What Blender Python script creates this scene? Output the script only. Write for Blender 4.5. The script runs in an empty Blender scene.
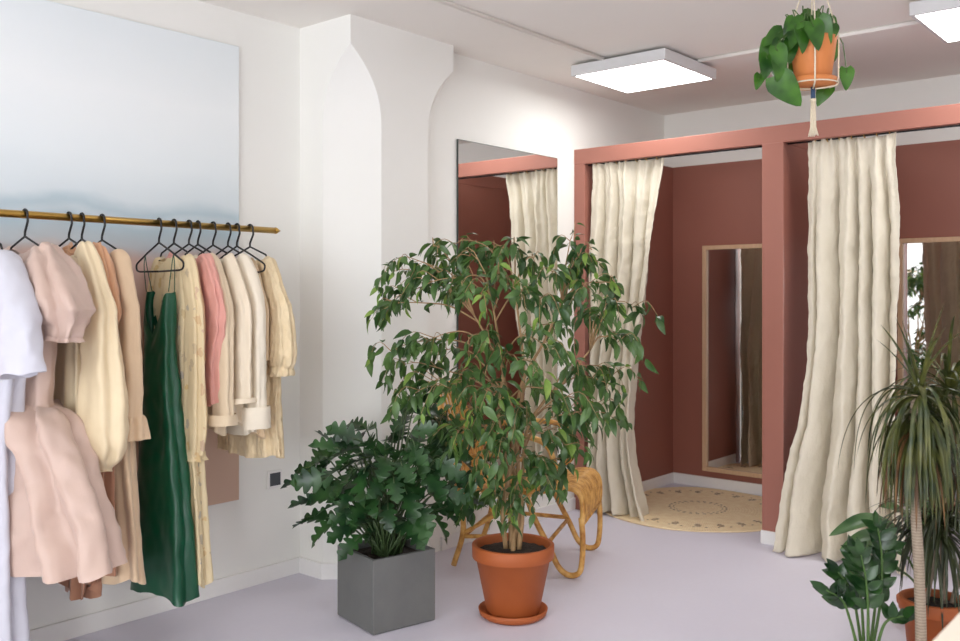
import bpy, math, random
from mathutils import Vector, Matrix, noise
random.seed(7)
SC = bpy.context.scene
COL = SC.collection
PI = math.pi
F = Vector((.7638, .6455, 0)); R = Vector((.6455, -.7638, 0)); CAMH = 1.35; FPX = 928.0

def at(px, py, d):
    """point of the place seen at a measured direction, at depth d metres"""
    return F*d + R*((px-480)/FPX*d) + Vector((0, 0, CAMH-(py-294)/FPX*d))

# ------------------------------------------------------------------ materials
def srgb(r, g, b):
    f = lambda c: (c/255/12.92 if c/255 <= .04045 else ((c/255+.055)/1.055)**2.4)
    return (f(r), f(g), f(b), 1)

class NT:
    def __init__(s, name):
        s.m = bpy.data.materials.new(name); s.m.use_nodes = True
        s.t = s.m.node_tree; s.n = s.t.nodes; s.n.clear()
        s.out = s.n.new('ShaderNodeOutputMaterial')
    def new(s, kind, **kw):
        n = s.n.new('ShaderNode'+kind)
        for k, v in kw.items(): setattr(n, k, v)
        return n
    def link(s, a, b): s.t.links.new(a, b)
    def setv(s, sock, v):
        if hasattr(v, 'is_linked') or hasattr(v, 'links'): s.link(v, sock)
        else: sock.default_value = v
    def math(s, op, a, b=0.0, c=None):
        n = s.new('Math', operation=op); s.setv(n.inputs[0], a); s.setv(n.inputs[1], b)
        if c is not None: s.setv(n.inputs[2], c)
        return n.outputs[0]
    def mix(s, fac, a, b):
        n = s.new('Mix', data_type='RGBA'); s.setv(n.inputs[0], fac); s.setv(n.inputs[6], a); s.setv(n.inputs[7], b)
        return n.outputs[2]
    def coord(s, kind='Object'): return s.new('TexCoord').outputs[kind]
    def noise(s, scale, detail=3, vec=None, stretch=None, rough=.5):
        n = s.new('TexNoise'); n.inputs['Scale'].default_value = scale; n.inputs['Detail'].default_value = detail
        n.inputs['Roughness'].default_value = rough
        v = vec or s.coord()
        if stretch:
            mp = s.new('Mapping'); mp.inputs['Scale'].default_value = stretch; s.link(v, mp.inputs[0]); v = mp.outputs[0]
        s.link(v, n.inputs['Vector']); return n.outputs[0]
    def ramp(s, fac, stops):
        n = s.new('ValToRGB'); s.link(fac, n.inputs[0]); e = n.color_ramp.elements
        while len(e) < len(stops): e.new(.5)
        for i, (p, c) in enumerate(stops): e[i].position = p; e[i].color = c
        return n.outputs[0]
    def bsdf(s, color, rough=.6, metal=0, bump=None, strength=.2, dist=.01, sheen=0, trans=0, spec=.5, alpha=None, coat=0):
        b = s.new('BsdfPrincipled'); s.setv(b.inputs['Base Color'], color); s.setv(b.inputs['Roughness'], rough)
        b.inputs['Metallic'].default_value = metal; b.inputs['Sheen Weight'].default_value = sheen
        b.inputs['Specular IOR Level'].default_value = spec; b.inputs['Coat Weight'].default_value = coat
        if bump is not None:
            bp = s.new('Bump'); bp.inputs['Strength'].default_value = strength; bp.inputs['Distance'].default_value = dist
            s.link(bump, bp.inputs['Height']); s.link(bp.outputs[0], b.inputs['Normal'])
        o = b.outputs[0]
        if trans:
            t = s.new('BsdfTranslucent'); s.setv(t.inputs[0], color)
            mx = s.new('MixShader'); mx.inputs[0].default_value = trans
            s.link(o, mx.inputs[1]); s.link(t.outputs[0], mx.inputs[2]); o = mx.outputs[0]
        if alpha is not None:
            t = s.new('BsdfTransparent')
            mx = s.new('MixShader'); s.setv(mx.inputs[0], alpha)
            s.link(t.outputs[0], mx.inputs[1]); s.link(o, mx.inputs[2]); o = mx.outputs[0]
        s.link(o, s.out.inputs[0]); return s.m

def plain(name, rgb, rough=.5, metal=0, var=.08, scale=30, **kw):
    n = NT(name); c = srgb(*rgb)
    f = n.noise(scale, 3)
    d = tuple(max(0, x*(1-var)) for x in c[:3])+(1,); l = tuple(min(1, x*(1+var)) for x in c[:3])+(1,)
    return n.bsdf(n.mix(f, d, l), rough, metal, bump=f, strength=.05, dist=.004, **kw)

def cloth(name, rgb, rough=.8, trans=.15, sheen=.3, weave=900, var=.06, alpha=None, bump=.12, wr=0):
    n = NT(name); c = srgb(*rgb)
    f = n.noise(14, 4)
    d = tuple(x*(1-var) for x in c[:3])+(1,); l = tuple(min(1, x*(1+var)) for x in c[:3])+(1,)
    w = n.noise(weave*.4, 2, stretch=(1, 1, .25))
    h = n.math('ADD', w, n.math('MULTIPLY', n.noise(22, 4, stretch=(1, 1, .5)), 2.5+wr*3))
    return n.bsdf(n.mix(f, d, l), rough, bump=h, strength=bump+.1*wr, dist=.006, sheen=sheen, trans=trans, alpha=alpha)

def leafmat(name, dark, light, rough=.4, trans=.2, spec=.5, scale=18):
    n = NT(name); f = n.noise(scale, 2)
    c = n.ramp(f, [(.33, srgb(*dark)), (.66, srgb(*light))])
    return n.bsdf(c, rough, bump=n.noise(60, 2), strength=.08, dist=.003, trans=trans, spec=spec)

M = {}
n = NT('white_wall_paint'); f = n.noise(3, 4); g = n.noise(90, 3)
M['wall'] = n.bsdf(n.mix(f, srgb(236, 235, 230), srgb(241, 240, 236)), .7, bump=g, strength=.06, dist=.004)
M['ceiling'] = plain('ceiling_paint', (242, 238, 232), .85, var=.015, scale=4)
M['trim'] = plain('white_gloss_trim', (236, 234, 232), .4, var=.02)
n = NT('lilac_screed_floor'); f = n.noise(1.6, 5, rough=.6); g = n.noise(40, 4)
c = n.mix(f, srgb(211, 207, 221), srgb(223, 220, 232))
c = n.mix(n.math('MULTIPLY', g, .25), c, srgb(202, 197, 212))
M['floor'] = n.bsdf(c, n.math('ADD', n.math('MULTIPLY', f, .25), .38), bump=g, strength=.05, dist=.003)
n = NT('terracotta_wall_paint'); f = n.noise(4, 3)
M['red'] = n.bsdf(n.mix(f, srgb(147, 92, 78), srgb(153, 97, 82)), .55, bump=n.noise(120, 2), strength=.04, dist=.003)
n = NT('terracotta_frame_paint'); f = n.noise(4, 3)
M['redframe'] = n.bsdf(n.mix(f, srgb(156, 101, 87), srgb(162, 106, 91)), .42, bump=n.noise(120, 2), strength=.04, dist=.003)
M['brass'] = plain('brass', (196, 158, 84), .28, 1, var=.1, scale=12)
M['black'] = plain('black_coated_wire', (18, 18, 20), .45)
M['mirror'] = NT('mirror_glass').bsdf((.88, .88, .87, 1), .015, 1)
M['mirror_edge'] = plain('mirror_edge_glass', (60, 68, 64), .3)
n = NT('pale_ash_wood'); f = n.noise(5, 5, stretch=(12, 12, 1))
M['wood'] = n.bsdf(n.mix(f, srgb(196, 158, 122), srgb(222, 190, 156)), .5, bump=f, strength=.1, dist=.003)
n = NT('rattan_cane'); f = n.noise(25, 4)
M['rattan'] = n.bsdf(n.ramp(f, [(.3, srgb(168, 112, 48)), (.55, srgb(212, 160, 84)), (.8, srgb(232, 190, 120))]), .35, bump=f, strength=.1, dist=.003)
n = NT('concrete'); f = n.noise(7, 6, rough=.65); g = n.noise(160, 3)
M['concrete'] = n.bsdf(n.mix(f, srgb(92, 93, 92), srgb(112, 112, 110)), .7, bump=g, strength=.12, dist=.004)
n = NT('terracotta_pot'); f = n.noise(9, 5)
M['terracotta'] = n.bsdf(n.mix(f, srgb(156, 78, 34), srgb(174, 92, 44)), .6, bump=n.noise(120, 3), strength=.1, dist=.003)
n = NT('terracotta_light'); f = n.noise(9, 5)
M['terracotta2'] = n.bsdf(n.mix(f, srgb(205, 122, 62), srgb(218, 138, 78)), .6, bump=n.noise(120, 3), strength=.1, dist=.003)
n = NT('potting_soil'); f = n.noise(70, 5)
M['soil'] = n.bsdf(n.mix(f, srgb(22, 16, 13), srgb(62, 48, 40)), .9, bump=f, strength=.9, dist=.02)
n = NT('lamp_diffuser'); e = n.new('Emission'); e.inputs[0].default_value = (1, .995, .975, 1); e.inputs[1].default_value = 12.0
n.link(e.outputs[0], n.out.inputs[0]); M['lamp'] = n.m
M['housing'] = plain('white_lamp_housing', (215, 215, 216), .4, var=.02)
M['socket'] = plain('dark_socket', (74, 76, 82), .5)
M['rope'] = plain('cotton_rope', (226, 214, 190), .9, scale=200, var=.2)
M['bluewrap'] = plain('blue_cord_wrap', (50, 74, 104), .7)
M['table'] = plain('cream_laminate', (226, 216, 200), .5, var=.03)

# printed landscape
n = NT('misty_landscape_print'); P = n.coord(); sp = n.new('SeparateXYZ'); n.link(P, sp.inputs[0])
z = n.math('ADD', sp.outputs[2], n.math('MULTIPLY', n.math('SUBTRACT', n.noise(1.6, 4, stretch=(1, 1, 2.2)), .5), .22))
h = n.math('DIVIDE', z, 2.06)
sky = n.ramp(h, [(0, srgb(206, 174, 154)), (.40, srgb(208, 178, 160)), (.525, srgb(212, 184, 174)), (.548, srgb(192, 198, 204)), (.585, srgb(178, 198, 208)), (.60, srgb(200, 213, 221)), (.615, srgb(184, 203, 213)),
                 (.64, srgb(216, 226, 232)), (.72, srgb(229, 236, 239)), (.85, srgb(238, 242, 243)), (1, srgb(228, 235, 238))])
M['print'] = n.bsdf(sky, .7, bump=n.noise(400, 2), strength=.05, dist=.002)
M['print_edge'] = plain('canvas_edge', (208, 208, 206), .8)

# round jute rug
n = NT('braided_jute'); P = n.coord(); sp = n.new('SeparateXYZ'); n.link(P, sp.inputs[0])
x, y = sp.outputs[0], sp.outputs[1]
r = n.math('SQRT', n.math('ADD', n.math('MULTIPLY', x, x), n.math('MULTIPLY', y, y))); a = n.math('ARCTAN2', y, x)
ringw = n.math('SINE', n.math('MULTIPLY', r, 340.0)); rad = n.math('SINE', n.math('MULTIPLY', a, 240.0))
def dash(r0, dr, cnt, thr, ph=0):
    d = n.math('LESS_THAN', n.math('ABSOLUTE', n.math('SUBTRACT', r, r0)), dr)
    w = n.math('GREATER_THAN', n.math('SINE', n.math('ADD', n.math('MULTIPLY', a, float(cnt)), ph)), thr)
    return n.math('MULTIPLY', d, w)
mk = dash(.175, .006, 26, .1)
for q in (dash(.15, .004, 26, .4, 1), dash(.455, .008, 22, .55), dash(.478, .008, 22, .75), dash(.432, .007, 22, .8), dash(.50, .006, 44, .8, .5)):
    mk = n.math('MAXIMUM', mk, q)
base = n.ramp(n.noise(26, 4), [(.3, srgb(238, 212, 170)), (.7, srgb(248, 228, 190))])
M['jute'] = n.bsdf(n.mix(n.math('MULTIPLY', mk, .85), base, srgb(104, 70, 52)), .85, bump=n.math('ADD', ringw, n.math('MULTIPLY', rad, .5)), strength=.35, dist=.006)

# garment cloths
M['g_white'] = cloth('cool_white_cotton', (206, 206, 216), trans=.1)
M['g_pink'] = cloth('dusty_pink_satin', (200, 174, 161), .5, trans=.06, sheen=.2, bump=.08)
M['g_cream'] = cloth('butter_cream_silk', (240, 222, 186), .5, trans=.25, bump=.08)
M['g_peach'] = cloth('apricot_crepe', (222, 172, 134), .75, trans=.15, wr=1)
M['g_peach_shade'] = cloth('apricot_in_shade', (176, 126, 98), .7, trans=.15)  # lower part of the apricot dress, its shade put into the colour
M['g_beige'] = cloth('warm_beige_viscose', (224, 196, 162), .65, trans=.15)
M['g_green'] = cloth('emerald_satin', (4, 72, 47), .34, trans=.0, sheen=.0, var=.12, bump=.05)
M['g_strap'] = plain('emerald_strap', (10, 74, 50), .5)
M['g_coral'] = cloth('coral_pink_organza', (236, 176, 163), .7, trans=.3, var=.1)
M['g_oat'] = cloth('oatmeal_linen', (226, 206, 176), .85, trans=.12)
M['g_ivory'] = cloth('ivory_silk', (240, 226, 202), .55, trans=.2)
M['g_ivory2'] = cloth('pale_ivory_cotton', (243, 233, 214), .75, trans=.2)
M['g_sand'] = cloth('sand_cotton', (222, 196, 160), .8, trans=.12)
n = NT('pintucked_cream_gauze'); f = n.noise(14, 3); v = n.new('TexVoronoi'); v.inputs['Scale'].default_value = 42
mp = n.new('Mapping'); mp.inputs['Scale'].default_value = (1.6, 1.6, .8); n.link(n.coord(), mp.inputs[0]); n.link(mp.outputs[0], v.inputs['Vector'])
M['g_tex'] = n.bsdf(n.mix(f, srgb(232, 208, 166), srgb(244, 226, 190)), .75, bump=v.outputs['Distance'], strength=.55, dist=.012, trans=.15, sheen=.3)
n = NT('floral_chiffon'); v = n.new('TexVoronoi'); v.inputs['Scale'].default_value = 24; v.inputs['Randomness'].default_value = 1
mp = n.new('Mapping'); mp.inputs['Scale'].default_value = (1, 1, .6); n.link(n.coord(), mp.inputs[0]); n.link(mp.outputs[0], v.inputs['Vector'])
spot = n.math('LESS_THAN', n.math('ADD', v.outputs['Distance'], n.math('MULTIPLY', n.noise(45, 4), .9)), .74)
pal = n.ramp(n.new('SeparateColor').outputs[0], [(0, srgb(168, 170, 178)), (.5, srgb(222, 184, 90)), (1, srgb(206, 168, 150))])
sepc = [q for q in n.n if q.bl_idname == 'ShaderNodeSeparateColor'][0]; n.link(v.outputs['Color'], sepc.inputs[0])
M['g_floral'] = n.bsdf(n.mix(n.math('MULTIPLY', spot, .55), srgb(238, 220, 180), pal), .75, bump=n.noise(22, 4), strength=.2, dist=.006, trans=.25)
n = NT('cream_curtain_canvas'); f = n.noise(9, 4); w = n.noise(30, 3, stretch=(1, 1, .6)); w2 = n.noise(6, 5, stretch=(1, 1, .7), rough=.6)
M['curtain'] = n.bsdf(n.mix(f, srgb(226, 217, 197), srgb(238, 230, 212)), .75, bump=n.math('ADD', n.math('MULTIPLY', w, .5), n.math('MULTIPLY', w2, 2.2)), strength=.3, dist=.03, sheen=.1, trans=.15)
# plants
M['l_ficus'] = leafmat('ficus_leaf', (44, 76, 36), (94, 126, 66), .33, .25, scale=9)
M['l_ficus_new'] = leafmat('young_ficus_leaf', (104, 142, 56), (140, 168, 80), .35, .3)
M['bark'] = plain('ficus_bark', (164, 132, 94), .7, var=.3, scale=40)
M['l_xanadu'] = leafmat('philodendron_leaf', (24, 54, 30), (52, 90, 44), .30, .12, scale=10)
M['s_xanadu'] = plain('philodendron_stalk', (62, 82, 46), .5, var=.2)
M['l_pothos'] = leafmat('pothos_leaf', (26, 68, 20), (76, 126, 42), .3, .22, scale=12)
M['s_green'] = plain('green_stem', (70, 100, 42), .5, var=.2)
M['l_drac'] = leafmat('dragon_tree_blade', (42, 58, 28), (94, 96, 46), .35, .15, scale=14)
M['l_dry'] = leafmat('dry_blade', (84, 56, 34), (128, 92, 52), .5, .15, scale=14)
M['l_drac2'] = leafmat('dark_blade', (34, 42, 26), (66, 74, 42), .4, .12, scale=10)
n = NT('dragon_tree_trunk'); w = n.new('TexWave'); w.bands_direction = 'Z'; w.inputs['Scale'].default_value = 30; w.inputs['Distortion'].default_value = 3
f = n.noise(60, 3)
M['trunk'] = n.bsdf(n.mix(n.math('MULTIPLY', n.math('ADD', w.outputs[1], f), .5), srgb(122, 106, 90), srgb(180, 164, 144)), .8, bump=w.outputs[1], strength=.3, dist=.004)
M['l_zz'] = leafmat('zz_leaflet', (18, 44, 22), (44, 78, 34), .22, .08, scale=14)
M['l_broad'] = leafmat('broad_leaf', (48, 84, 42), (96, 130, 78), .35, .2, scale=8)

# ------------------------------------------------------------------ mesh helpers
class MB:
    def __init__(s): s.v = []; s.f = []
    def add(s, vs, fs):
        o = len(s.v); s.v += [Vector(p) for p in vs]; s.f += [tuple(i+o for i in q) for q in fs]
    def box(s, lo, hi):
        (a, b, c), (d, e, f) = lo, hi
        s.add([(a, b, c), (d, b, c), (d, e, c), (a, e, c), (a, b, f), (d, b, f), (d, e, f), (a, e, f)],
              [(0, 3, 2, 1), (4, 5, 6, 7), (0, 1, 5, 4), (1, 2, 6, 5), (2, 3, 7, 6), (3, 0, 4, 7)])
    def loft(s, rings, closed=True, cap0=False, cap1=False):
        o = len(s.v); k = len(rings[0])
        for r in rings: s.v += [Vector(p) for p in r]
        m = k if closed else k-1
        for i in range(len(rings)-1):
            for j in range(m):
                a = o+i*k+j; b = o+i*k+(j+1) % k
                s.f.append((a, b, b+k, a+k))
        if cap0: s.f.append(tuple(o+j for j in range(k))[::-1])
        if cap1: s.f.append(tuple(o+(len(rings)-1)*k+j for j in range(k)))
    def tube(s, pts, r, seg=8, cap=True):
        pts = [Vector(p) for p in pts]; n = len(pts)
        rs = r if isinstance(r, (list, tuple)) else [r]*n
        t0 = (pts[1]-pts[0]).normalized()
        up = Vector((0, 0, 1)) if abs(t0.z) < .9 else Vector((1, 0, 0))
        nx = t0.cross(up).normalized(); rings = []
        for i, p in enumerate(pts):
            t = (pts[min(i+1, n-1)]-pts[max(i-1, 0)])
            t = t.normalized() if t.length > 1e-9 else t0
            nx = (nx-t*nx.dot(t)); nx = nx.normalized() if nx.length > 1e-6 else t.orthogonal().normalized()
            ny = t.cross(nx)
            rings.append([p+(nx*math.cos(2*PI*j/seg)+ny*math.sin(2*PI*j/seg))*rs[i] for j in range(seg)])
        s.loft(rings, True, cap, cap)
    def lathe(s, prof, c=(0, 0, 0), seg=40):
        c = Vector(c)
        s.loft([[c+Vector((r*math.cos(2*PI*j/seg), r*math.sin(2*PI*j/seg), z)) for j in range(seg)] for r, z in prof])
    def build(s, name, mat, parent=None, smooth=True, bevel=0, subd=0, solid=0, loc=None, rotz=0):
        me = bpy.data.meshes.new(name); me.from_pydata([tuple(v) for v in s.v], [], s.f); me.update()
        for p in me.polygons: p.use_smooth = smooth
        me.materials.append(mat)
        o = bpy.data.objects.new(name, me); COL.objects.link(o)
        if parent: o.parent = parent
        if loc is not None: o.location = loc
        o.rotation_euler.z = rotz
        if bevel:
            b = o.modifiers.new('Bevel', 'BEVEL'); b.width = bevel; b.segments = 2; b.limit_method = 'ANGLE'; b.harden_normals = False
        if solid:
            q = o.modifiers.new('Solidify', 'SOLIDIFY'); q.thickness = solid; q.offset = 0
        if subd:
            q = o.modifiers.new('Subsurf', 'SUBSURF'); q.levels = q.render_levels = subd
        return o

def tag(o, label=None, cat=None, group=None, kind=None):
    if label: o['label'] = label
    if cat: o['category'] = cat
    if group: o['group'] = group
    if kind: o['kind'] = kind
    return o
def empty(name, loc=(0, 0, 0), rotz=0):
    o = bpy.data.objects.new(name, None); o.empty_display_size = .1; COL.objects.link(o)
    o.location = loc; o.rotation_euler.z = rotz; return o
def copy_tree(o, parent=None):
    c = o.copy(); COL.objects.link(c); c.parent = parent
    for ch in list(o.children): copy_tree(ch, c)
    return c
def boxobj(name, lo, hi, mat, parent=None, bevel=0, kind=None):
    m = MB(); m.box(lo, hi); o = m.build(name, mat, parent, smooth=False, bevel=bevel)
    if kind: o['kind'] = kind
    return o
def crom(keys, t):
    """Catmull-Rom through keys [(t, v0, v1, ...)]"""
    n = len(keys)
    if t <= keys[0][0]: return list(keys[0][1:])
    if t >= keys[-1][0]: return list(keys[-1][1:])
    for i in range(n-1):
        if keys[i][0] <= t <= keys[i+1][0]: break
    a, b = keys[i], keys[i+1]; p = keys[max(i-1, 0)]; q = keys[min(i+2, n-1)]
    h = b[0]-a[0]; u = (t-a[0])/h; out = []
    for k in range(1, len(a)):
        m0 = (b[k]-p[k])/max(b[0]-p[0], 1e-6)*h; m1 = (q[k]-a[k])/max(q[0]-a[0], 1e-6)*h
        out.append((2*u**3-3*u*u+1)*a[k]+(u**3-2*u*u+u)*m0+(-2*u**3+3*u*u)*b[k]+(u**3-u*u)*m1)
    return out
def spline(pts, n):
    ks = [(i,)+tuple(p) for i, p in enumerate(pts)]
    return [Vector(crom(ks, i*(len(pts)-1)/(n-1))) for i in range(n)]
def wrinkle(vs, amp, sc, seed, stretch=(1, 1, .6)):
    for v in vs:
        q = Vector((v.x*stretch[0], v.y*stretch[1], v.z*stretch[2]))*sc+Vector((seed*3.1, seed*1.7, seed))
        v += noise.noise_vector(q)*amp

# ------------------------------------------------------------------ setting
YW, YM, XB, ZC = 3.58, 3.31, 5.98, 2.64          # rack wall, mirror wall, back wall, ceiling
XF, YR = -3.2, -3.0
m = MB(); m.box((XF-.1, YR-.1, -.1), (XB+.1, YW+.1, 0)); m.build('floor', M['floor'], smooth=False)['kind'] = 'structure'
m = MB(); m.box((XF-.1, YR-.1, ZC), (XB+.1, YW+.1, ZC+.1)); m.build('ceiling', M['ceiling'], smooth=False)['kind'] = 'structure'
boxobj('wall_left', (XF, YW, 0), (3.25, YW+.1, ZC), M['wall'], kind='structure')
boxobj('wall_middle', (3.25, YM, 0), (XB, YW+.1, ZC), M['wall'], kind='structure')
boxobj('wall_back', (XB, YR, 0), (XB+.1, YW+.1, ZC), M['wall'], kind='structure')
boxobj('wall_right', (XF, YR-.1, 0), (XB, YR, ZC), M['wall'], kind='structure')
# shop front behind the camera; unseen wide window added to let in fill light
m = MB()
wy0, wy1, wz0, wz1 = -2.4, 2.6, .45, 2.45
m.box((XF-.1, YR, 0), (XF, YW, wz0)); m.box((XF-.1, YR, wz1), (XF, YW, ZC))
m.box((XF-.1, YR, wz0), (XF, wy0, wz1)); m.box((XF-.1, wy1, wz0), (XF, YW, wz1))
m.build('wall_front', M['wall'], smooth=False)['kind'] = 'structure'
m = MB()
for yy in (wy0, -.75, .9, wy1-.05): m.box((XF-.08, yy, wz0), (XF-.02, yy+.05, wz1))
m.box((XF-.08, wy0, wz0), (XF-.02, wy1, wz0+.05)); m.box((XF-.08, wy0, wz1-.05), (XF-.02, wy1, wz1))
wf = m.build('added_window_1', M['trim'], smooth=False); wf['kind'] = 'structure'

# pier with stopped chamfers on its two corners
X0, X1, Y0 = 2.88, 3.593, 3.215
def pier_ring(z):
    c = 0 if z > 2.507 else .195*(1-(1-min(1, (2.507-z)/.37))**2.4)
    e = .0005; k = min(c, YM-Y0+.03)
    return [(X0, YW+.02, z), (X0, Y0+c+e, z), (X0+c+e, Y0, z), (X1-c-e, Y0, z), (X1-c+k, Y0+k+e, z), (X1, YW+.02, z)]
zs = [0, .5, 1.0, 1.5]+[2.0]+[2.13+.377*(i/36) for i in range(37)]+[2.51, ZC]
m = MB(); m.loft([pier_ring(z) for z in zs]); o = m.build('column', M['wall'], smooth=False); o['kind'] = 'structure'

bh, bt = .075, .014
def baseboard(name, pts):
    m = MB()
    for lo, hi in pts: m.box(lo, hi)
    o = m.build(name, M['trim'], smooth=False, bevel=.003); o['kind'] = 'structure'
baseboard('baseboard_left', [((XF, YW-bt, 0), (X0, YW, bh))])
c = .195
m = MB()
ring = [(X0-bt, YW), (X0-bt, Y0+c-.006), (X0+c-.006, Y0-bt), (X1-c+.006, Y0-bt), (X1-c+(YM-Y0)+bt*.6, YM-.004)]
m.loft([[(x, y, 0) for x, y in ring], [(x, y, bh) for x, y in ring], [(min(max(x, X0+.01), X1-.01), max(y, Y0+.02), bh) for x, y in ring]], closed=False)
m.build('baseboard_column', M['trim'], smooth=False)['kind'] = 'structure'
baseboard('baseboard_middle', [((X1, YM-bt, 0), (4.83, YM, bh))])
baseboard('baseboard_booth', [((4.93, YM-.075-bt, 0), (XB-.012, YM-.075, bh)), ((XB-.012-bt, 2.076, 0), (XB-.012, YM-.075, bh)), ((XB-.012-bt, .62, 0), (XB-.012, 1.963, bh))])

# fitting rooms: painted lining on the walls, frame, partition
BX, ZB = 4.83, 2.255
fr = empty('fitting_room_frame', (BX, 2.0, 0))
tag(fr, 'terracotta painted timber frame and partition making two changing cubicles', 'changing room')
def fbox(name, lo, hi, mat, bevel=.003):
    m = MB(); m.box(lo, hi); m.v = [v-fr.location for v in m.v]; return m.build(name, mat, fr, smooth=False, bevel=bevel)
fbox('beam', (BX, .6, ZB-.095), (BX+.09, YM, ZB), M['redframe'])
fbox('post', (BX+.001, YM-.078, 0), (BX+.088, YM, ZB-.095), M['redframe'])
fbox('partition', (BX+.001, 1.963, .075), (XB-.012, 2.076, ZB-.095), M['red'])
fbox('partition_front', (BX-.004, 1.960, .07), (BX+.012, 2.079, ZB-.093), M['redframe'])
fbox('partition_top', (BX+.09, 1.963, ZB-.095), (XB-.012, 2.076, ZB), M['red'])
fbox('partition', (BX+.001, .6, 0), (XB-.012, .712, ZB-.095), M['red'])
fbox('lining', (XB-.012, .6, 0), (XB-.0005, YM, ZB), M['red'], 0)
fbox('lining', (BX+.089, YM-.075, 0), (XB-.012, YM-.0005, ZB), M['red'], 0)
fbox('plinth', (BX-.012, 1.955, 0), (XB-.03, 2.084, .072), M['trim'])

# ------------------------------------------------------------------ mirrors
def big_mirror():
    o = empty('wall_mirror', (4.178, YM, .185)); w, h = .458, 1.995
    tag(o, 'tall frameless mirror fixed to the white wall behind the weeping fig', 'mirror')
    m = MB(); m.box((-w, -.012, 0), (w, -.002, h)); m.build('backing', M['mirror_edge'], o, smooth=False)
    m = MB(); m.add([(-w+.003, -.0125, .003), (w-.003, -.0125, .003), (w-.003, -.0125, h-.003), (-w+.003, -.0125, h-.003)], [(0, 1, 2, 3)])
    m.build('mirror_glass', M['mirror'], o, smooth=False)
big_mirror()
def framed_mirror(yc, label):
    o = empty('framed_mirror', (XB-.012, yc, .12)); w, h, t, d = .315, 1.565, .028, .034
    tag(o, label, 'mirror', 'wood framed mirrors in the changing cubicles')
    for nm, lo, hi in (('frame_rail', (-d, -w, 0), (0, w, t)), ('frame_rail', (-d, -w, h-t), (0, w, h)),
                       ('frame_stile', (-d, -w, t), (0, -w+t, h-t)), ('frame_stile', (-d, w-t, t), (0, w, h-t))):
        m = MB(); m.box(lo, hi); m.build(nm, M['wood'], o, smooth=False, bevel=.002)
    m = MB(); m.box((-.014, -w+t, t), (-.002, w-t, h-t)); m.build('mirror_glass', M['mirror'], o, smooth=False)
framed_mirror(2.675, 'pale wood framed mirror in the cubicle with the round jute rug')
framed_mirror(1.385, 'pale wood framed mirror behind the spiky dragon tree')

# ------------------------------------------------------------------ lamps, conduits, outlet
def lamp():
    o = empty('ceiling_lamp', (0, 0, ZC))
    m = MB(); a = .295
    m.box((-a, -a, -.075), (a, a, -.016)); m.build('housing', M['housing'], o, smooth=False, bevel=.004)
    m = MB(); b = .275; m.add([(-b, -b, -.0758), (-b, b, -.0758), (b, b, -.0758), (b, -b, -.0758)], [(0, 1, 2, 3)]); m.build('diffuser', M['lamp'], o, smooth=False)
    m = MB(); m.box((-.22, -.22, -.016), (.22, .22, 0)); m.build('mount', M['socket'], o, smooth=False)
    return o
proto = lamp()
spots = [(4.575, 2.66, 'square white LED ceiling panel over the first changing cubicle, wholly in view'),
         (4.60, .89, 'square white LED ceiling panel cut off by the photo edge beyond the hanging plant'),
         (1.85, .89, 'square white LED ceiling panel over the middle of the shop'),
         (-.9, .7, 'square white LED ceiling panel by the added window, middle of the room'),
         (1.85, -1.4, 'square white LED ceiling panel toward the far side wall'),
         (4.6, -1.4, 'square white LED ceiling panel past the second changing cubicle')]
for i, (x, y, lb) in enumerate(spots):
    o = proto if i == 0 else copy_tree(proto)
    o.location = (x, y, ZC); tag(o, lb, 'ceiling lamp', 'square LED ceiling panels')
def conduit(p, q, label):
    m = MB(); m.tube([p, q], .011, 8); o = m.build('cable_conduit', M['ceiling']); tag(o, label, 'conduit')
conduit((-1.0, 2.745, ZC-.011), (4.285, 2.745, ZC-.011), 'thin white cable conduit running from the photo top edge to the whole LED panel')
conduit((4.66, 2.37, ZC-.011), (4.66, 1.18, ZC-.011), 'thin white cable conduit on the ceiling linking the two LED panels')
o = empty('wall_outlet', (2.725, YW, .475)); tag(o, 'white wall socket with dark insert on the wall beside the rail', 'socket')
m = MB(); m.box((-.042, -.010, -.042), (.042, 0, .042)); m.build('cover_plate', M['trim'], o, smooth=False, bevel=.003)
m = MB(); m.loft([[(.029*math.cos(t*PI/12), -.012, .029*math.sin(t*PI/12)) for t in range(24)], [(.024*math.cos(t*PI/12), -.0125, .024*math.sin(t*PI/12)) for t in range(24)], [(.022*math.cos(t*PI/12), -.004, .022*math.sin(t*PI/12)) for t in range(24)]], cap1=True)
m.box((-.03, -.0115, -.03), (.03, -.009, .03)); m.build('socket_insert', M['socket'], o, smooth=False)

# ------------------------------------------------------------------ landscape print
o = empty('landscape_print', (1.25, YW, .415)); tag(o, 'large pale print of a misty landscape hung behind the clothes rail', 'artwork')
m = MB(); m.box((-1.27, -.022, 0), (1.265, -.002, 2.06)); m.build('canvas', M['print'], o, smooth=False, bevel=.003)

# ------------------------------------------------------------------ rail and hangers
RY, RZ = 3.30, 1.627
o = empty('clothes_rail', (2.545, RY, RZ)); tag(o, 'horizontal brass clothes rail with a pointed end', 'clothes rail')
m = MB(); m.tube([(-2.9, 0, 0), (-.03, 0, 0)], .0135, 16); m.build('rod', M['brass'], o)
m = MB(); m.tube([(-.03, 0, 0), (-.028, 0, 0), (-.02, 0, 0), (0, 0, 0)], [.0135, .0145, .0135, .003], 16); m.build('pointed_end', M['brass'], o)
for bx in (-2.0, -2.8):
    m = MB(); m.tube([(bx, 0, 0), (bx, YW-RY-.002, 0)], .009, 10); m.tube([(bx, YW-RY-.012, 0), (bx, YW-RY-.001, 0)], .03, 16); m.build('bracket', M['brass'], o)

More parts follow.
